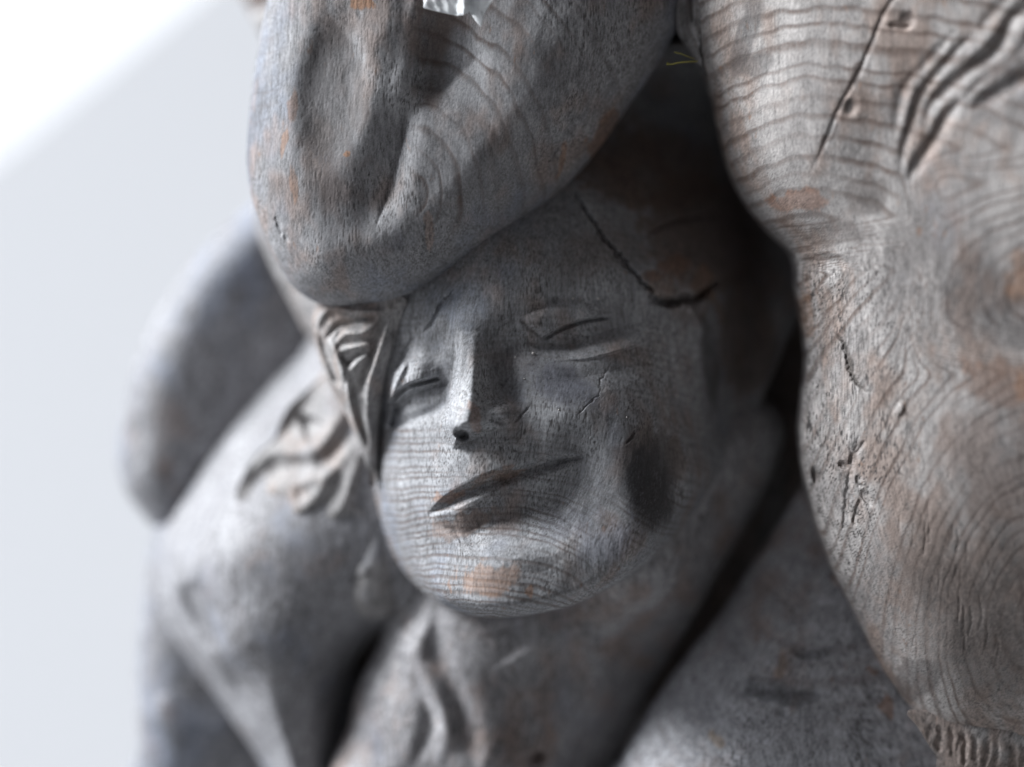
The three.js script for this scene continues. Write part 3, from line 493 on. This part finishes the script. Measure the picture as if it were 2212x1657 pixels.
// folded leg at the lower right
carve('folded_leg', carving, {
  outline: [1290, 1760, 1342, 1640, 1390, 1556, 1440, 1480, 1500, 1400, 1555, 1330, 1620, 1230, 1690, 1120, 1745, 1040, 1850, 1000, 2050, 1200, 2250, 1500, 2250, 1760],
  zE: -350, zRef: -140, R: 210, thick: 220, cell: 3.2,
  depth: [1500, 1550, -145, 1700, 1300, -205, 1850, 1200, -255, 1650, 1600, -105, 1850, 1500, -145, 1900, 1650, -115, 2050, 1600, -155, 1450, 1700, -135, 1750, 1700, -95],
  strokes: [cut(Z14(700, 640, 860, 632, 1020, 650, 1160, 640), 10, -9), cut(Z14(730, 560, 860, 575, 960, 560), 8, -7), cut(Z14(980, 450, 1090, 440), 6, -7), cut(Z14(860, 740, 940, 750), 8, -8)],
  wood: { tone: 0.5, brown: -0.02, off: 12, tint: [0.97, 1, 1.07], rings: 0.4, lw: 0.3, ringFn: (x, y, z) => Math.hypot((x - 1800) * 0.45, y - 2250) / 34 + 0.02 * z, stainsAndShade: [stainAndShade(...Z14(910, 500), 12, 30, 0.2, [0.27, 0.2, 0.16], 0.6), stainAndShade(...Z14(1480, 720), 14, 20, 0.2, 'rust', 0.6), stainAndShade(...Z14(550, 890), 14, 14, 0, [0.36, 0.27, 0.19], 0.6), stainAndShade(...Z14(1400, 520), 14, 6, -0.3, 'rust', 0.6), stainAndShade(...Z14(870, 650), 90, 20, 0, [0.07, 0.075, 0.085], 0.6), stainAndShade(...Z14(1100, 450), 50, 14, 0, [0.07, 0.075, 0.085], 0.5), stainAndShade(...Z14(1270, 60), 30, 20, 0.4, 'rust', 0.5)] },
});
// heart of the log behind all of them
carve('log_core', carving, {
  outline: [640, -200, 620, 200, 650, 560, 740, 760, 760, 1100, 700, 1300, 690, 1800, 2400, 1800, 2500, 800, 2400, -200],
  zE: -860, zRef: -700, R: 300, thick: 500, cell: 8, depth: [900, 300, -670, 1300, 300, -580, 1700, 600, -590, 1500, 1200, -590, 1900, 1000, -570, 800, 1500, -730, 2000, 300, -540, 1480, 60, -440],
  strokes: [], wood: { tone: -0.3, brown: 0.4, off: 13, rings: 0.4, axis: [1300, -2000, 0, 0] },
});

const DUST = [1239, 642, 2.4, 1295, 642, 2.4, 1151, 763, 2.8, 1113, 772, 2, 1408, 782, 1.8, 1473, 856, 2.2, 1353, 901, 1.4, 1132, 818, 1.4, 1206, 885, 1.4];
// ---------------------------------------------------------------- small things caught on the carving
const at = (x, y, z) => new THREE.Vector3((x - CX) * (DC - z) / DC * U, EYE - (y - CY) * (DC - z) / DC * U, z * U);
function fibre(name, pts, r, mat) {
  const c = new THREE.CatmullRomCurve3(pts.map((p) => at(...p)));
  const m = new THREE.Mesh(new THREE.TubeGeometry(c, 40, r * U, 6), mat); m.name = name; m.castShadow = m.receiveShadow = true; scene.add(m); return m;
}
{ // torn white flake stuck beside the ridge of the knee
  const P = [[914, 17], [930, 22], [952, 27], [985, 34], [1004, 32], [1014, 24], [1020, 35], [1030, 50], [1037, 59], [1041, 50], [1044, 34], [1052, 22], [1060, 6], [1074, -14]], pos = [], ix = [], nu = 80, nv = 14;
  for (const back of [0, 1]) for (let i = 0; i <= nu; i++) for (let j = 0; j <= nv; j++) {
    const x = 914 + 160 * i / nu; let k = 1; while (k < P.length - 1 && P[k][0] < x) k++;
    const yb = mix(P[k - 1][1], P[k][1], clamp((x - P[k - 1][0]) / (P[k][0] - P[k - 1][0]))), y = yb - (yb + 42) * j / nv;
    const z = 44 - 3 * back - 0.3 * (y - 20) + 0.26 * (x - 914) + 14 * Math.max(0, 1 - Math.abs(x - 1002) / 16) - 20 * ss(1003, 1020, x) + 16 * ss(1018, 1040, x) + 5 * noise(x / 15, y / 12, 1.2), v = at(x + 2 * noise(x / 7, y / 7, 4.4), y, z);
    pos.push(v.x, v.y, v.z);
  }
  const n1 = nv + 1, N = (nu + 1) * n1, q = (a, b, c, d) => ix.push(a, b, c, b, d, c);
  for (let i = 0; i < nu; i++) for (let j = 0; j < nv; j++) { const a = i * n1 + j; q(a, a + n1, a + 1, a + n1 + 1); q(N + a, N + a + 1, N + a + n1, N + a + n1 + 1); }
  for (let i = 0; i < nu; i++) { const a = i * n1; q(a, N + a, a + n1, N + a + n1); }
  const g = new THREE.BufferGeometry(); g.setAttribute('position', new THREE.Float32BufferAttribute(pos, 3)); g.setIndex(ix); g.computeVertexNormals();
  const m = new THREE.Mesh(g, new THREE.MeshStandardMaterial({ color: new THREE.Color(0.80, 0.83, 0.86), roughness: 0.8, side: THREE.DoubleSide }));
  m.name = 'white_flake'; m.castShadow = m.receiveShadow = true; m.userData = { label: 'torn white flake with a pointed tip stuck on the knee at the top edge', category: 'flake' }; scene.add(m);
}
{ // pale specks of dust on the shaded side of the face
  const gs = [];
  for (const [x, y, r] of pairs3(DUST)) { const p = tops.face(x, y); gs.push(new THREE.SphereGeometry(r * U, 8, 6).translate(p.x, p.y, p.z + 0.5 * r * U)); }
  const m = new THREE.Mesh(mergeGeometries(gs), new THREE.MeshStandardMaterial({ color: new THREE.Color(0.6, 0.58, 0.56), roughness: 0.9 }));
  m.name = 'dust'; m.castShadow = m.receiveShadow = true; m.userData = { label: 'pale dust specks scattered over the dark cheek and brow', category: 'dust', kind: 'stuff' }; scene.add(m);
}
const straw = new THREE.MeshStandardMaterial({ color: new THREE.Color(0.30, 0.27, 0.06), roughness: 0.8 });
fibre('plant_fibre', [[1500, 127, -70], [1485, 122, -55], [1470, 116, -52], [1456, 113, -60]], 1.1, straw).userData = { label: 'short yellow plant fibre, the upper of two in the crack between knee and chest', category: 'plant fibre', group: 'yellow plant fibres in the crack' };
fibre('plant_fibre_001', [[1506, 132, -70], [1480, 134, -50], [1462, 136, -48], [1448, 139, -52], [1441, 136, -55], [1442, 141, -58]], 1.6, straw).userData = { label: 'longer hooked yellow plant fibre, the lower of two beside the crack', category: 'plant fibre', group: 'yellow plant fibres in the crack' };

renderer.render(scene, camera);
